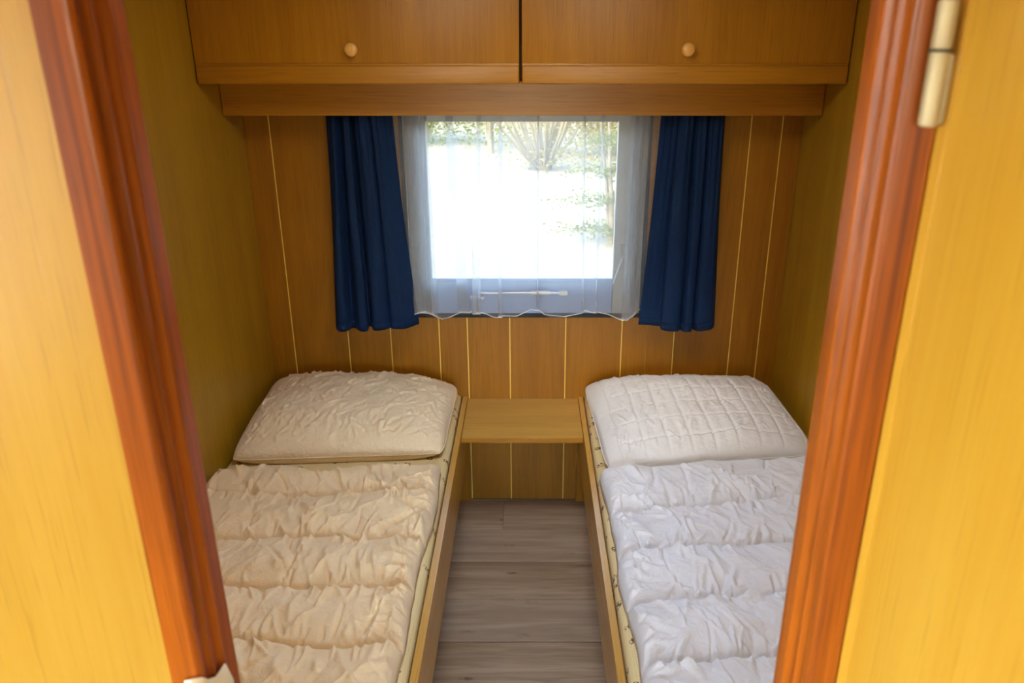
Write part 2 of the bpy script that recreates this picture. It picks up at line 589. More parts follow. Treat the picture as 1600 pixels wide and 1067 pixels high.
# living room shell behind the camera
SY0, SY1 = -1.0, 0.5  # side opening, out of view, added to bring in light
sw = MB().box(-LX - 0.05, -LX, YR, SY0, 0, ZC).box(-LX - 0.05, -LX, SY1, YP0, 0, ZC).box(-LX - 0.05, -LX, SY0, SY1, 0, 0.92).box(-LX - 0.05, -LX, SY0, SY1, 1.92, ZC)
w3 = tag(empty('added_window_3', (-LX, -0.25, 0.92)), 'added side window of the living room, unseen, for its light', 'window', kind='structure')
f3 = MB().box(-LX - 0.045, -LX - 0.005, SY0, SY1, 0.92, 0.96).box(-LX - 0.045, -LX - 0.005, SY0, SY1, 1.88, 1.92)
f3.box(-LX - 0.045, -LX - 0.005, SY0, SY0 + 0.04, 0.96, 1.88).box(-LX - 0.045, -LX - 0.005, SY1 - 0.04, SY1, 0.96, 1.88).build('added_window_frame', M['frame'], w3)
MB().box(-LX - 0.028, -LX - 0.024, SY0 + 0.04, SY1 - 0.04, 0.96, 1.88).build('pane', M['glass'], w3)
tag(sw.build('wall_living_left', M['front']), 'oak wall of the living room, left side', 'wall', kind='structure')
tag(MB().box(LX, LX + 0.05, YR, YP0, 0, ZC).build('wall_living_right', M['front']), 'oak wall of the living room, right side', 'wall', kind='structure')
RX0, RX1, RZ0, RZ1 = -0.90, 1.10, 0.90, 1.92  # unseen rear opening added for the interior brightness
rw = MB()
rw.box(-LX, RX0, YR - 0.05, YR, 0, ZC).box(RX1, LX, YR - 0.05, YR, 0, ZC).box(RX0, RX1, YR - 0.05, YR, 0, RZ0).box(RX0, RX1, YR - 0.05, YR, RZ1, ZC)
tag(rw.build('wall_rear', M['front']), 'rear living room wall with an added window opening', 'wall', kind='structure')
w2 = tag(empty('added_window_2', (0.1, YR, RZ0)), 'added living room window behind the viewer, unseen, for its light', 'window', kind='structure')
f2 = MB()
f2.box(RX0, RX1, YR - 0.045, YR - 0.005, RZ0, RZ0 + 0.04).box(RX0, RX1, YR - 0.045, YR - 0.005, RZ1 - 0.04, RZ1)
f2.box(RX0, RX0 + 0.04, YR - 0.045, YR - 0.005, RZ0 + 0.04, RZ1 - 0.04).box(RX1 - 0.04, RX1, YR - 0.045, YR - 0.005, RZ0 + 0.04, RZ1 - 0.04)
f2.build('added_window_frame', M['frame'], w2)
MB().box(RX0 + 0.04, RX1 - 0.04, YR - 0.028, YR - 0.024, RZ0 + 0.04, RZ1 - 0.04).build('pane', M['glass'], w2)

# ------------------------------------------------------------------ door frame, door leaf, hinge
door = tag(empty('door_1', (-0.025, 0.64, 0)), 'varnished mahogany door frame with an open oak door', 'door', kind='structure')


def jamb_profile():
    P = [(0.030, 0.600), (0.007, 0.600), (0.0045, 0.6004), (0.002, 0.6018), (0.0006, 0.6042), (0.0, 0.6075)]
    for i in range(1, 9):                       # first hollow
        a = i / 8
        P.append((0.0045 * math.sin(a * math.pi), 0.609 + 0.016 * a))
    P += [(-0.0008, 0.6262), (-0.0008, 0.6285), (0, 0.630)]
    for i in range(1, 9):                       # second hollow
        a = i / 8
        P.append((0.0055 * math.sin(a * math.pi), 0.6305 + 0.018 * a))
    P += [(-0.0012, 0.6500), (-0.0018, 0.6520), (-0.0012, 0.6540), (0.0006, 0.6552), (0.0006, 0.680), (0.0025, 0.682), (0.030, 0.682)]
    return P


pr = jamb_profile()
for sgn, x0 in ((-1, JX0), (1, JX1)):
    MB().prism([(x0 + sgn * p_, y_) for p_, y_ in pr], 0, ZD).build('jamb', M['mahogany'], door, smooth=32, fix=True)
hd = MB().box(JX0 - 0.03, JX1 + 0.03, 0.600, 0.682, ZD, ZD + 0.03)
hd.build('frame_head', M['mahogany'], door)

# door leaf, swung open towards the viewer
leaf_m = MB().rbox(0.0, 0.026, -0.60, -0.001, 0.012, 1.95, 0.002, 2)
ca, sa = math.cos(R(9)), math.sin(R(9))


def swing(p):                                # rotate about the hinge line by +9 deg beyond square
    x, y, z = p
    return (0.3045 + x * ca - y * sa, 0.5985 + x * sa + y * ca, z)


leaf = obj('door_leaf', [swing(v) for v in leaf_m.v], leaf_m.f, M['front'], door, smooth=35)
lip = MB().rbox(-0.0012, 0.0, -0.013, -0.001, 0.012, 1.95, 0.0004, 1)
obj('edge_lipping', [swing(v) for v in lip.v], lip.f, M['front'], leaf)

HXY = (0.2925, 0.590)
hinge = MB().lathe((*HXY, 1.655), (0, 0, 1), [(0.0045, 0), (0.0066, 0.0012), (0.0070, 0.003), (0.0070, 0.0505), (0.0064, 0.0520)], 20).build('hinge', M['nickel'], door, smooth=40)
tag(hinge, 'brushed nickel barrel hinge')
MB().lathe((*HXY, 1.7085), (0, 0, 1), [(0.0064, 0), (0.0070, 0.0012), (0.0070, 0.030), (0.0066, 0.032), (0.0045, 0.0335)], 20).build('upper_knuckle', M['nickel'], hinge, smooth=40)
MB().lathe((*HXY, 1.7068), (0, 0, 1), [(0.0080, 0), (0.0084, 0.0008), (0.0080, 0.0018)], 20).build('ring', M['rubber'], hinge, smooth=40)
MB().box(0.2975, 0.305, 0.592, 0.6, 1.657, 1.705).build('hinge_leaf', M['nickel'], hinge)

# pale strike plate with a curled lip on the left jamb
vs, fs = [], []
prof = [(JX0 + 0.0035, 0.656), (JX0 + 0.0040, 0.644), (JX0 + 0.0040, 0.622), (JX0 + 0.004, 0.606), (JX0 + 0.0015, 0.599), (JX0 - 0.005, 0.594), (JX0 - 0.013, 0.592)]
zs = [(1.0, 1.070), (1.0, 1.102), (1.0, 1.106), (1.0, 1.118), (1.005, 1.127), (1.01, 1.130), (1.015, 1.129)]
for (x, y), (za, zb) in zip(prof, zs):
    vs += [(x, y, za), (x, y, zb)]
for i in range(len(prof) - 1):
    fs.append((2 * i, 2 * i + 2, 2 * i + 3, 2 * i + 1))
stp = obj('strike_plate', vs, fs, M['strike'], door, smooth=60)
md = stp.modifiers.new('thickness', 'SOLIDIFY')
md.thickness = 0.0016
md.offset = 0
tag(stp, 'cream metal strike plate')

# ------------------------------------------------------------------ battens below the shelf (room trim)
for i, (a, b) in enumerate(((-0.31, -0.234), (0.186, 0.262))):
    tag(MB().rbox(a, b, YB - 0.020, YB, 0.0, 0.332, 0.0015, 1).build('trim_%d' % (i + 1), M['panel']),
        ('upright oak batten in the corner by the left bed below the shelf', 'upright oak batten in the corner by the right bed below the shelf')[i], 'batten', kind='structure')

# ------------------------------------------------------------------ window
win = tag(empty('window_1', (-0.01, YB, HZ0)), 'caravan window with grey frame behind the net curtain', 'window', kind='structure')
fr_ = MB()
fr_.box(HX0, HX1, 2.694, 2.75, HZ0, HZ0 + 0.012)
fr_.box(HX0, HX0 + 0.012, 2.694, 2.75, HZ0 + 0.012, HZ1).box(HX1 - 0.012, HX1, 2.694, 2.75, HZ0 + 0.012, HZ1).box(HX0 + 0.012, HX1 - 0.012, 2.694, 2.75, HZ1 - 0.012, HZ1)
fr_.build('rubber_surround', M['rubber'], win)
GX0, GX1, GZ0, GZ1 = -0.352, 0.302, 0.922, 1.468
sx0, sx1, sz0, sz1 = HX0 + 0.012, HX1 - 0.012, HZ0 + 0.012, HZ1 - 0.012
MB().rbox(sx0, GX0, 2.702, 2.74, sz0, sz1, 0.003, 2).build('sash_stile', M['frame'], win)
MB().rbox(GX1, sx1, 2.702, 2.74, sz0, sz1, 0.003, 2).build('sash_stile', M['frame'], win)
MB().rbox(GX0, GX1, 2.702, 2.74, GZ1, sz1, 0.003, 2).build('sash_top_rail', M['frame'], win)
lr = MB().rbox(GX0, GX1, 2.706, 2.74, sz0, GZ0 - 0.012, 0.003, 2).rbox(GX0, GX1, 2.700, 2.74, GZ0 - 0.013, GZ0, 0.003, 2)
lr.build('sash_bottom_rail', M['sash_sky_tint'], win)
MB().box(GX0, GX1, 2.720, 2.724, GZ0, GZ1).build('pane', M['glass'], win)
bar = MB().tube([(-0.185, 2.688, 0.872), (0.115, 2.688, 0.872)], 0.0045, 10).build('latch_bar', M['alu'], win, smooth=40)
MB().tube([(0.005, 2.688, 0.872), (0.075, 2.688, 0.872)], 0.0085, 12).build('sleeve', M['alu'], bar, smooth=40)
MB().rbox(0.108, 0.140, 2.682, 2.706, 0.862, 0.880, 0.003, 2).build('end_catch', M['alu'], bar)
MB().rbox(-0.215, -0.165, 2.682, 2.706, 0.848, 0.858, 0.003, 2).build('bracket', M['alu'], bar)
for x0, z0, x1, z1 in ((-0.405, 1.000, -0.388, 0.915), (0.335, 1.005, 0.302, 0.905)):
    st = MB().tube([(x0, 2.692, z0), (x0 + (x1 - x0) * 0.15, 2.688, z0 - 0.006), (x1, 2.686, z1)], 0.0032, 8).build('stay_arm', M['alu'], win, smooth=40)
    MB().rbox(x0 - 0.010, x0 + 0.014, 2.690, 2.702, z0 - 0.006, z0 + 0.045, 0.003, 2).build('stay_bracket', M['frame'], st)

# ------------------------------------------------------------------ overhead cabinets
CY = 2.365
CXM = -0.025
for i, (a, b, kx) in enumerate(((XL + 0.004, CXM - 0.004, -0.5035), (CXM + 0.004, XR - 0.004, 0.4494))):
    e = empty('overhead_cabinet', ((a + b) / 2, 2.53, 1.606))
    tag(e, ('oak overhead cupboard above the left bed with a round knob', 'oak overhead cupboard above the right bed with a round knob')[i], 'cabinet', 'overhead cupboards over the window')
    bd = MB()
    bd.box(a + 0.004, a + 0.020, CY + 0.02, 2.70, 1.608, 2.06).box(b - 0.020, b - 0.004, CY + 0.02, 2.70, 1.608, 2.06)
    bd.box(a + 0.020, b - 0.020, CY + 0.02, 2.70, 1.608, 1.624).box(a + 0.020, b - 0.020, CY + 0.02, 2.70, 2.044, 2.06).box(a + 0.020, b - 0.020, 2.692, 2.70, 1.624, 2.044)
    bd.build('body', M['oak_x'], e)
    dr = MB().rbox(a, b, CY, CY + 0.018, 1.6605, 2.055, 0.0015, 2).build('door', M['oak_z'], e, smooth=35)
    es = MB().rbox(a, b, CY - 0.003, CY + 0.018, 1.604, 1.6545, 0.004, 3).rbox(a, b, CY + 0.003, CY + 0.016, 1.6535, 1.6615, 0.001, 1)
    es.build('edge_strip', M['oak_x'], dr, smooth=35)
    kb = [(0.007, 0.0), (0.0075, 0.006), (0.0095, 0.010), (0.0150, 0.014), (0.0180, 0.018), (0.0190, 0.0225), (0.0180, 0.027), (0.0150, 0.030), (0.0090, 0.032), (0.003, 0.0325)]
    MB().lathe((kx, CY, 1.697), (0, -1, 0), kb, 32).build('knob', M['knob'], dr, smooth=60)

# pelmet board hiding the curtain rail
pel = empty('curtain_pelmet', (CXM, 2.54, 1.502))
tag(pel, 'long oak pelmet board under the overhead cupboards, hiding the curtain tops', 'pelmet')
MB().rbox(XL + 0.002, XR - 0.002, 2.530, 2.546, 1.502, 1.606, 0.002, 2).build('front_board', M['oak_x'], pel)
MB().box(XL + 0.002, XR - 0.002, 2.546, 2.698, 1.592, 1.606).build('top_board', M['oak_x'], pel)
MB().box(-0.62, 0.60, 2.615, 2.645, 1.582, 1.592).build('curtain_rail', M['alu'], pel)

# ------------------------------------------------------------------ shelf between the beds
sh = empty('bedside_shelf', (-0.024, 2.54, 0.427))
MB().rbox(-0.234, 0.186, 2.382, 2.700, 0.427, 0.445, 0.0012, 2).build('board', M['shelf'], sh)
MB().rbox(-0.234, 0.186, 2.379, 2.382, 0.427, 0.445, 0.0008, 2).build('front_lipping', M['oak_x'], sh)
tag(sh, 'small oak shelf board fixed between the two beds under the window', 'shelf')

# ------------------------------------------------------------------ beds and mattresses
BY0, BY1 = 0.72, 2.698
for i, (wx, rx0, rx1) in enumerate(((XL, -0.254, -0.235), (XR, 0.187, 0.205))):
    lo, hi = (wx + 0.003, rx0) if i == 0 else (rx1, wx - 0.003)
    e = tag(empty('bed_frame', ((lo + hi) / 2, 1.7, 0)), ('oak box bed along the left wall', 'oak box bed along the right wall')[i], 'bed', 'pair of single beds')
    MB().rbox(rx0, rx1, BY0, BY1, 0.265, 0.455, 0.0018, 2).build('side_board', M['oak_y'], e)
    MB().box(lo, hi, BY0, BY0 + 0.018, 0, 0.44).build('foot_board', M['oak_x'], e)
    MB().box(lo, hi, BY0 + 0.018, BY1, 0.332, 0.350).build('bed_base', M['oak_x'], e)
    mlo, mhi = (lo + 0.004, hi - 0.004)
    mt = empty('mattress', ((mlo + mhi) / 2, 1.7, 0.35))
    tag(mt, ('cream mattress with dark sprigs under the left duvet', 'cream mattress with dark sprigs under the right duvet')[i], 'mattress', 'pair of sprigged mattresses')
    MB().rbox(mlo, mhi, BY0 + 0.025, BY1 - 0.006, 0.350, 0.478, 0.024, 5).build('body', M['ticking'], mt, smooth=60)
    for z in (0.460,):
        q = 0.0095
        loop = [(mlo + 0.012, BY0 + 0.032, z), (mhi - 0.004, BY0 + 0.032, z), (mhi - 0.004, BY1 - 0.014, z), (mlo + 0.012, BY1 - 0.014, z)] if i == 0 else \
               [(mhi - 0.012, BY0 + 0.032, z), (mlo + 0.004, BY0 + 0.032, z), (mlo + 0.004, BY1 - 0.014, z), (mhi - 0.012, BY1 - 0.014, z)]
        MB().tube(loop, 0.0035, 6).build('piping', M['ticking'], mt, smooth=60)
ZM = 0.478


# ------------------------------------------------------------------ pillows
def grid_closed(P_top, P_bot):
    """two grids (n,m,3) that share their border: closed surface"""
    n, m, _ = P_top.shape
    idx = np.arange(n * m).reshape(n, m)
    v = [P_top.reshape(-1, 3)]
    inner = np.zeros((n, m), bool)
    inner[1:-1, 1:-1] = True
    idb = idx.copy()
    idb[inner] = n * m + np.arange(inner.sum())
    v.append(P_bot[inner])
    q = lambda I: np.stack([I[:-1, :-1], I[1:, :-1], I[1:, 1:], I[:-1, 1:]], -1).reshape(-1, 4)
    return np.vstack(v), np.vstack([q(idx), q(idb)[:, ::-1]])


def pillow(name, mat, quad, T, label, crumple, quilt=None, seed=0, lift=0.03, n=190):
    r = np.random.default_rng(seed)
    u = np.linspace(-1, 1, n)
    u = np.sign(u) * (1 - (1 - np.abs(u)) ** 1.35)          # finer rows toward the border
    U, V = np.meshgrid(u, u, indexing='ij')
    FL, FR, BR, BL = [np.array(p) for p in quad]
    # edges bow in between the corners
    Ub = U * (1 - 0.012 * (1 - V ** 2) - 0.035 * V ** 10)
    Vb = V * (1 - 0.012 * (1 - U ** 2) - 0.035 * U ** 10)
    a, b = (Ub + 1) / 2, (Vb + 1) / 2
    P = (FL * ((1 - a) * (1 - b))[..., None] + FR * (a * (1 - b))[..., None] + BR * (a * b)[..., None] + BL * ((1 - a) * b)[..., None])
    th = ((1 - np.abs(U) ** 2.6).clip(0) * (1 - np.abs(V) ** 2.6).clip(0)) ** 0.40
    X, Y = P[..., 0], P[..., 1]
    H = 0.006 * fbm(X * 6 + seed, Y * 6, 3)
    segs = []
    for k in range(crumple):
        cx, cy = r.uniform(-0.95, 0.95), r.uniform(-0.95, 0.95)
        ax, bx = (cx + 1) / 2, (cy + 1) / 2
        c = FL * (1 - ax) * (1 - bx) + FR * ax * (1 - bx) + BR * ax * bx + BL * (1 - ax) * bx
        ang = r.normal(1.25, 0.55)
        L = r.uniform(0.03, 0.10)
        segs.append((c[0], c[1], c[0] + L * math.cos(ang), c[1] + L * math.sin(ang), r.uniform(0.0026, 0.0060), r.choice([1, 1, -1]) * r.uniform(0.002, 0.0058)))
    H += strokes(X, Y, segs)
    rim = np.maximum(np.abs(U), np.abs(V))
    puck = np.clip((rim - 0.72) / 0.28, 0, 1) * np.clip((1 - rim) * 9, 0, 1)
    H += puck * 0.003 * fbm(np.where(np.abs(U) > np.abs(V), Y, X) * 42, rim * 3, 3)
    if quilt:
        cols, rows = quilt
        gu = np.abs(((U + 1) / 2 * cols + 0.35 + 0.05 * fbm(V * 3, U * 2 + 5, 2)) % 1 - 0.5)
        gv = np.abs(((V + 1) / 2 * rows + 0.30 + 0.05 * fbm(U * 3, V * 2 + 9, 2)) % 1 - 0.5)
        ln = np.exp(-((0.5 - gu) * (1 / cols) * 0.64 / 0.0035) ** 2) + 0.8 * np.exp(-((0.5 - gv) * (1 / rows) * 0.55 / 0.0038) ** 2)
        H -= 0.0042 * ln
        H += 0.003 * np.sin(np.pi * ((0.5 - gu) * 2)) * 0.6
    w = np.clip(th * 1.6, 0, 1)
    top = P.copy()
    top[..., 2] += T * th + H * w
    bot = P.copy()
    bot[..., 2] -= lift * np.clip(th * 2.2, 0, 1)
    bot[..., 2] = np.maximum(bot[..., 2], ZM + 0.0015)
    v, f = grid_closed(top, bot)
    e = empty(name, (float(P[..., 0].mean()), float(P[..., 1].mean()), ZM))
    tag(e, label, 'pillow', 'pair of bed pillows')
    o = obj('pillow_body', v, f, mat, e, smooth=179)
    recalc(o)
    # piped seam all round
    ring = [P[i, 0] for i in range(0, n, 2)] + [P[-1, j] for j in range(0, n, 2)] + [P[i, -1] for i in range(n - 1, -1, -2)] + [P[0, j] for j in range(n - 1, 0, -2)]
    MB().tube(ring + [ring[0]], 0.0024, 6, caps=False).build('piped_seam', mat, e, smooth=179)
    return e


pillow('pillow', M['warm_light_pillow'], [(-0.932, 2.120, 0.503), (-0.272, 2.165, 0.503), (-0.262, 2.640, 0.520), (-0.945, 2.668, 0.530)], 0.100,
       'crumpled pillow, warm light painted into its colour, with a smooth crinkled cover on the left bed', 620, seed=3)
pillow('pillow', M['white_pillow'], [(0.236, 2.060, 0.503), (0.905, 2.150, 0.508), (0.868, 2.655, 0.530), (0.202, 2.655, 0.518)], 0.092,
       'flat white pillow quilted in squares on the right bed', 150, quilt=(9, 6), seed=11)


# ------------------------------------------------------------------ duvets
def duvet(name, mat, xa, xb, yfar, seams, label, side, seed, diag, gain, tk=0.034, nx=300, ny=480):
    """xa(y): wall-side edge, xb(y): aisle-side edge; seams: list of functions y(x)"""
    r = np.random.default_rng(seed)
    s = np.linspace(0, 1, nx)
    q = np.linspace(0, 1, ny)
    y_near = 0.78
    Sg, Q = np.meshgrid(s, q, indexing='ij')
    X0 = np.full_like(Sg, 0.0)
    Yl = y_near + (2.05 - y_near) * Q
    X = xa(Yl) + (xb(Yl) - xa(Yl)) * Sg
    yf = yfar(X)
    Y = y_near + (yf - y_near) * Q
    X = X + 0.004 * fbm(Y * 9 + 3, X * 9, 3) * np.clip((Sg - 0.8) * 5, 0, 1)
    # distance to the border in metres, rounded fall at the edges
    wd = np.abs(xb(Yl) - xa(Yl))
    dist = np.minimum.reduce([(1 - Sg) * wd, Sg * wd, Q * (yf - y_near), (1 - Q) * (yf - y_near)])
    rr = 0.034
    e = np.clip(dist / rr, 0, 1)
    edge = np.sqrt(np.clip(1 - (1 - e) ** 2, 0, 1))
    # puffs between stitched seams
    dmin = np.full_like(X, 9.0)
    H = np.zeros_like(X)
    for k, fn in enumerate(seams):
        ys = fn(X) + 0.010 * fbm(X * 5 + 7 * k + seed, X * 0 + k, 3)
        d = Y - ys
        dmin = np.minimum(dmin, np.abs(d))
        H -= 0.014 * np.exp(-(d / 0.0065) ** 2)
        H += 0.006 * np.exp(-((d + 0.020) / 0.016) ** 2) * (0.6 + 0.8 * vnoise(X * 7 + k * 5, X * 0 + 3))
    puff = np.sqrt(np.clip(dmin / 0.085, 0, 1))
    H += 0.021 * puff
    H += 0.007 * fbm(X * 7 + seed, Y * 8, 3)
    rid = 1 - np.abs(fbm(X * 13 + 3 * seed + 0.6 * diag * Y * 13, Y * 6 + seed, 3))
    H += 0.0095 * np.clip(rid - 0.40, 0, 1) * puff
    # pinched creases running out of the seams, and long soft folds
    segs = []
    x_lo, x_hi = float(X.min()), float(X.max())
    for fn in seams:
        for k in range(60):
            x = r.uniform(x_lo, x_hi)
            y = float(fn(np.array(x)))
            sg = r.choice([-1, 1])
            ang = math.pi / 2 * sg + r.normal(0, 0.35) - diag * 0.45 * sg * (1 if sg > 0 else -1) * sg
            L = r.uniform(0.04, 0.13)
            segs.append((x, y, x + L * math.cos(ang), y + L * math.sin(ang), r.uniform(0.0035, 0.008), r.choice([1, 1, -1]) * r.uniform(0.003, 0.0085)))
    for k in range(210):
        x, y = r.uniform(x_lo, x_hi), r.uniform(y_near, 2.02)
        ang = r.normal(math.pi / 2 + diag * 0.75, 0.55)
        L = r.uniform(0.06, 0.20)
        segs.append((x, y, x + L * math.cos(ang), y + L * math.sin(ang), r.uniform(0.0035, 0.009), r.choice([1, 1, -1]) * r.uniform(0.0025, 0.0095)))
    for k in range(60):                        # pulls along the aisle-side edge
        y = r.uniform(y_near, 2.0)
        xe = float(xb(np.array(y)))
        L = r.uniform(0.06, 0.16)
        ang = r.normal(0, 0.5)
        segs.append((xe, y, xe + side * L * math.cos(ang), y + L * math.sin(ang), r.uniform(0.004, 0.008), r.choice([1, -1]) * r.uniform(0.002, 0.005)))
    H += gain * strokes(X, Y, segs)
    top = np.stack([X, Y, ZM + 0.004 + tk * edge + H * np.clip(edge * 1.1 - 0.1, 0, 1)], -1)
    top[..., 2] = np.maximum(top[..., 2], ZM + 0.004)
    bot = top.copy()
    bot[..., 2] = ZM + 0.002
    border = np.ones((nx, ny), bool)
    border[1:-1, 1:-1] = False
    top[..., 2][border] = ZM + 0.003
    # underside: a flat ring of border points closed by one polygon
    idx = np.arange(nx * ny).reshape(nx, ny)
    quads = np.stack([idx[:-1, :-1], idx[1:, :-1], idx[1:, 1:], idx[:-1, 1:]], -1).reshape(-1, 4)
    loop = list(idx[:, 0]) + list(idx[-1, 1:]) + list(idx[-2::-1, -1]) + list(idx[0, -2:0:-1])
    faces = [tuple(f) for f in quads] + [tuple(loop[::-1])]
    o = obj(name, top.reshape(-1, 3), faces, mat, None, smooth=179)
    recalc(o)
    tag(o, label, 'duvet', 'pair of quilted duvets')
    return o


cst = lambda c: (lambda x: c + 0 * x)
duvet('duvet', M['warm_light_linen'], lambda y: -0.945 + 0 * y, lambda y: -0.262 - 0.012 * np.clip((2.0 - y) / 0.6, 0, 1) - 0.006 * np.sin(y * 13),
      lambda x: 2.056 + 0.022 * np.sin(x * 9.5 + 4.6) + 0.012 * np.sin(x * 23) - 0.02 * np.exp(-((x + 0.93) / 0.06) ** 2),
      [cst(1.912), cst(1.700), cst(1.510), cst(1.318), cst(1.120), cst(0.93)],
      'rumpled duvet, warm light painted into its colour, stitched across in bands on the left bed', -1, 5, 0.0, 1.35)
duvet('duvet', M['white_linen'], lambda y: 0.905 + 0 * y, lambda y: 0.215 + 0.012 * np.clip((2.0 - y) / 0.5, 0, 1) + 0.005 * np.sin(y * 11),
      lambda x: 2.040 + 0.125 * (x - 0.2) + 0.006 * np.sin(x * 14),
      [lambda x: 1.815 + 0.11 * (x - 0.2), lambda x: 1.625 + 0.11 * (x - 0.2), lambda x: 1.44 + 0.09 * (x - 0.2), lambda x: 1.245 + 0.08 * (x - 0.2), cst(1.08), cst(0.90)],
      'rumpled white duvet stitched across in bands on the right bed', 1, 9, 0.8, 1.2)


# ------------------------------------------------------------------ curtains
def sheet(name, rows, mat, parent, smooth=179):
    """rows: list of arrays (n,3) from top to bottom"""
    A = np.array(rows)
    nr, n, _ = A.shape
    idx = np.arange(nr * n).reshape(nr, n)
    f = np.stack([idx[:-1, :-1], idx[:-1, 1:], idx[1:, 1:], idx[1:, :-1]], -1).reshape(-1, 4)
    return obj(name, A.reshape(-1, 3), f, mat, parent, smooth=smooth)


def smooth_path(P, n):
    P = np.array(P, float)
    # Catmull-Rom
    Q = np.vstack([2 * P[0] - P[1], P, 2 * P[-1] - P[-2]])
    m = len(P) - 1
    tt = np.linspace(0, m - 1e-6, n)
    i = tt.astype(int)
    t_ = (tt - i)[:, None]
    p0, p1, p2, p3 = Q[i], Q[i + 1], Q[i + 2], Q[i + 3]
    return 0.5 * (2 * p1 + (p2 - p0) * t_ + (2 * p0 - 5 * p1 + 4 * p2 - p3) * t_ ** 2 + (3 * p1 - p0 - 3 * p2 + p3) * t_ ** 3)


# net
net = tag(empty('net_curtain', (0, 2.63, 0.80)), 'sheer white net curtain across the window between the blue curtains', 'curtain')
FOLDS = [(-0.405, -0.392, .020, .020), (-0.372, -0.366, .018, .022), (-0.340, -0.350, .005, .004), (-0.268, -0.236, .015, .030), (-0.162, -0.180, .008, .010),
         (-0.094, -0.104, .007, .009), (0.030, 0.030, .002, .002), (0.180, 0.190, .003, .003), (0.243, 0.236, .005, .004), (0.345, 0.340, .016, .016), (0.385, 0.372, .020, .018)]
XT, XBm = (-0.470, 0.455), (-0.430, 0.425)
net_rows = []
NR = 60
for k in range(NR + 1):
    w = k / NR
    z = 1.585 + (0.803 - 1.585) * w
    P = [(XT[0] * (1 - w) + XBm[0] * w, 2.632)]
    amp = 0.006 + 0.016 * w
    for (ct, cb, wt, wb) in FOLDS:
        ww = w + 0.04 * math.sin(w * 7 + ct * 40)
        c = ct * (1 - ww) + cb * ww
        hw = wt * (1 - w) + wb * w
        yb = 2.628 + 0.004 * math.sin(ct * 90)
        P += [(c - hw * 1.6 - 0.008, yb - amp * 0.25), (c + hw * 0.5, yb - 0.004), (c + hw * 0.62, yb), (c, yb + 0.003), (c - hw * 0.62, yb + 0.005), (c - hw * 0.5, yb + 0.009),
              (c + hw * 1.6 + 0.008, yb + amp * 0.45)]
    P.append((XT[1] * (1 - w) + XBm[1] * w, 2.630))
    path = smooth_path(P, 520)
    xs = path[:, 0]
    wave = amp * (0.75 * np.sin(xs * 48 + 0.8) + 0.5 * np.sin(xs * 27 + 2.0))
    lift = 0.010 * w ** 6 * (np.sin(xs * 31 + 1.2) + 0.35 * np.sin(xs * 67 + 0.4))
    net_rows.append(np.column_stack([xs, path[:, 1] + wave, np.full(len(xs), z) + 0.006 * w + lift]))
sheet('net_fabric', net_rows, M['net'], net)
MB().tube([tuple(p) for p in net_rows[-1][::3]], 0.0016, 5).build('hem_cord', M['net_hem'], net, smooth=179)


def curtain(name, xt, xb, zb, prof, seed, label):
    """xt, xb: left and right limit at the rail and at the hem; prof: (s, depth, gather) control points of the folds,
    depth in units of fold amplitude (negative comes forward), sideways shift of the fold in metres"""
    e = tag(empty(name, ((xb[0] + xb[1]) / 2, 2.60, zb)), label, 'curtain', 'pair of navy curtains')
    n, nr = 300, 60
    rows = []
    P = np.array(prof, float)
    base = smooth_path(P, n)
    s, dp, sh = base[:, 0], base[:, 1], base[:, 2]
    for k in range(nr + 1):
        w = k / nr
        z = 1.585 + (zb - 1.585) * w
        x0, x1 = xt[0] * (1 - w) + xb[0] * w, xt[1] * (1 - w) + xb[1] * w
        A = 0.020 + 0.006 * w
        tight = (1 - w) ** 2
        y = 2.590 + A * dp * (0.85 + 0.15 * np.sin(5 * w + s * 11 + seed)) + 0.0045 * tight * np.sin(s * 70 + seed) + 0.003 * np.sin(s * 14 + w * 5)
        x = x0 + (x1 - x0) * s + sh * (0.5 + 0.5 * w) + 0.003 * np.sin(w * 4 + s * 9)
        sag = 0.005 * w * np.sin(s * 5.0 + seed)
        rows.append(np.column_stack([x, y, np.full(n, z) + sag]))
    o = sheet('curtain_fabric', rows, M['navy'], e)
    md = o.modifiers.new('thickness', 'SOLIDIFY')
    md.thickness = 0.0016
    hem = sheet('hem', [rows[-3] + np.array([0, -0.0022, 0]), rows[-2] + np.array([0, -0.0026, 0]), rows[-1] + np.array([0, -0.0022, -0.001])], M['navy'], e)
    md = hem.modifiers.new('thickness', 'SOLIDIFY')
    md.thickness = 0.0012
    return e


curtain('blue_curtain', (-0.652, -0.452), (-0.684, -0.398), 0.772,
        [(0, .6, 0), (.06, -.7, 0), (.13, -.8, .004), (.19, .9, 0), (.25, .7, -.006), (.30, -.9, .003), (.36, -.7, .008), (.40, .9, -.006), (.46, .8, -.012), (.50, -.9, -.004), (.60, -1.0, .004),
         (.66, -.2, .006), (.69, .1, -.004), (.74, -.9, -.004), (.84, -.8, 0), (.90, .0, 0), (.96, 1.0, 0), (1.0, 1.7, 0)], 4,
        'navy blue curtain left of the window, flaring out toward the hem')
curtain('blue_curtain', (0.432, 0.630), (0.392, 0.655), 0.772,
        [(0, 1.3, 0), (.08, 1.1, 0), (.18, .9, .004), (.26, .9, .006), (.31, -.4, -.008), (.37, -1.0, -.006), (.46, -.8, .004), (.52, .6, .006), (.56, .6, -.006), (.60, -.9, -.004), (.66, -.7, .006),
         (.70, .7, 0), (.74, .4, -.006), (.79, -.8, -.004), (.90, -.7, .002), (.96, -.2, 0), (1.0, .7, 0)], 8,
        'navy blue curtain right of the window, hanging in narrow folds')

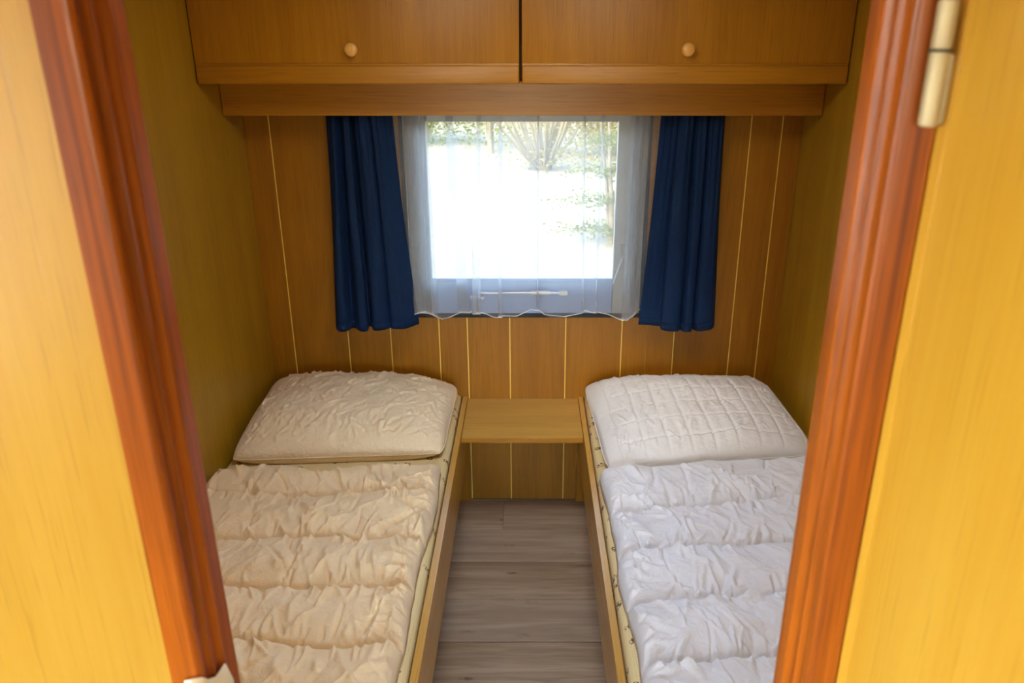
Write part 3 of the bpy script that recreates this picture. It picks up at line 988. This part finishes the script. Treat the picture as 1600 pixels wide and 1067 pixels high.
# ------------------------------------------------------------------ outdoors
GZ = -0.49
tag(obj('ground', [(-60, 2.9, GZ), (60, 2.9, GZ), (60, 90, GZ), (-60, 90, GZ), (-60, -60, GZ), (60, -60, GZ)], [(0, 1, 2, 3), (4, 5, 1, 0)], M['ground']),
    'sunlit sandy ground outside the window', 'ground', kind='structure')


def leaves(n, cen, rad, size, r, flat=0.5):
    c = r.normal(0, 0.5, (n, 3)) * np.array(rad) + np.array(cen)
    c[:, 2] = np.maximum(c[:, 2], GZ + 0.03)
    a = r.normal(0, 1, (n, 3)); a[:, 2] *= flat
    a /= np.linalg.norm(a, axis=1)[:, None]
    b = np.cross(a, r.normal(0, 1, (n, 3)))
    b /= np.linalg.norm(b, axis=1)[:, None] + 1e-9
    sz = r.uniform(0.6, 1.3, (n, 1)) * size
    v = np.stack([c - a * sz, c + b * sz * 0.42, c + a * sz, c - b * sz * 0.42], 1).reshape(-1, 3)
    return v, np.arange(4 * n).reshape(n, 4)


def shrub(name, x, y, stems, spread, height, clusters, mat, label, cat, seed, leafsize=0.06, group=None, low=0.3):
    r = np.random.default_rng(seed)
    e = tag(empty(name, (x, y, GZ)), label, cat, group)
    for k in range(stems):
        an = r.uniform(0, 2 * math.pi)
        sp = spread * r.uniform(0.25, 1.0)
        h = height * r.uniform(0.7, 1.1)
        pts = []
        for j in range(7):
            w = j / 6
            pts.append((x + math.cos(an) * (0.05 + sp * w ** 0.9) + r.normal(0, 0.012), y + math.sin(an) * (0.05 + sp * w ** 0.9), GZ - 0.02 + h * w ** (0.8 + 0.35 * sp / spread)))
        MB().tube(pts, [0.034 * (1 - 0.75 * j / 6) * r.uniform(0.8, 1.2) for j in range(7)], 6).build('stem', M['bark'], e, smooth=60)
    V, F = [], []
    for (n, cx, cy, cz, rx, ry, rz) in clusters:
        v, f = leaves(n, (x + cx, y + cy, GZ + cz), (rx, ry, rz), leafsize, r)
        F.append(f + sum(len(q) for q in V))
        V.append(v)
    obj('foliage', np.vstack(V), np.vstack(F), mat, e, kind='stuff')
    return e


shrub('bare_shrub', 0.28, 14.8, 22, 1.5, 2.4, [(1600, 0, 0, 1.4, 1.7, 0.9, 0.9), (700, 0.2, -0.2, 0.30, 1.3, 0.7, 0.30)], M['leaf_dry'],
      'many-stemmed bare shrub at the middle of the window view', 'shrub', 1, 0.035)
shrub('slender_tree', -0.80, 17.2, 7, 0.4, 3.2, [(900, 0, 0, 1.4, 0.7, 0.6, 0.9)], M['leaf_green'], 'slim multi-stemmed tree left of the bare shrub outside', 'tree', 2, 0.04)
shrub('green_bush', -2.5, 19.0, 6, 1.0, 2.2, [(8000, 0, 0, 1.0, 2.4, 1.0, 1.1)], M['leaf_green'], 'leafy green bush at the upper left of the window view', 'shrub', 3, 0.05)
shrub('dry_bush', 1.75, 16.8, 12, 1.3, 1.8, [(6000, 0, 0, 0.6, 1.9, 0.9, 0.7)], M['leaf_dry'], 'straw-coloured bush at the upper right of the window view', 'shrub', 4, 0.042)
shrub('background_hedge', 0.2, 25.0, 8, 3.0, 2.6, [(9000, 0, 0, 0.9, 6.5, 0.8, 1.1), (4000, 3, 0, 0.8, 2.5, 0.8, 0.9)], M['leaf_dry'], 'loose hedge far back across the window view', 'hedge', 5, 0.07)
shrub('young_conifer', 1.02, 9.0, 3, 0.25, 2.2,
      [(800, -0.10, 0, 0.18, 0.60, 0.3, 0.07), (800, -0.05, 0, 0.52, 0.66, 0.3, 0.08), (900, 0.05, 0, 0.86, 0.60, 0.3, 0.08), (700, 0.05, 0, 1.2, 0.5, 0.3, 0.09), (2200, 0.30, 0, 0.6, 0.35, 0.3, 0.9)],
      M['leaf_conifer'], 'young conifer with tiered branches at the right of the window view', 'tree', 6, 0.026)
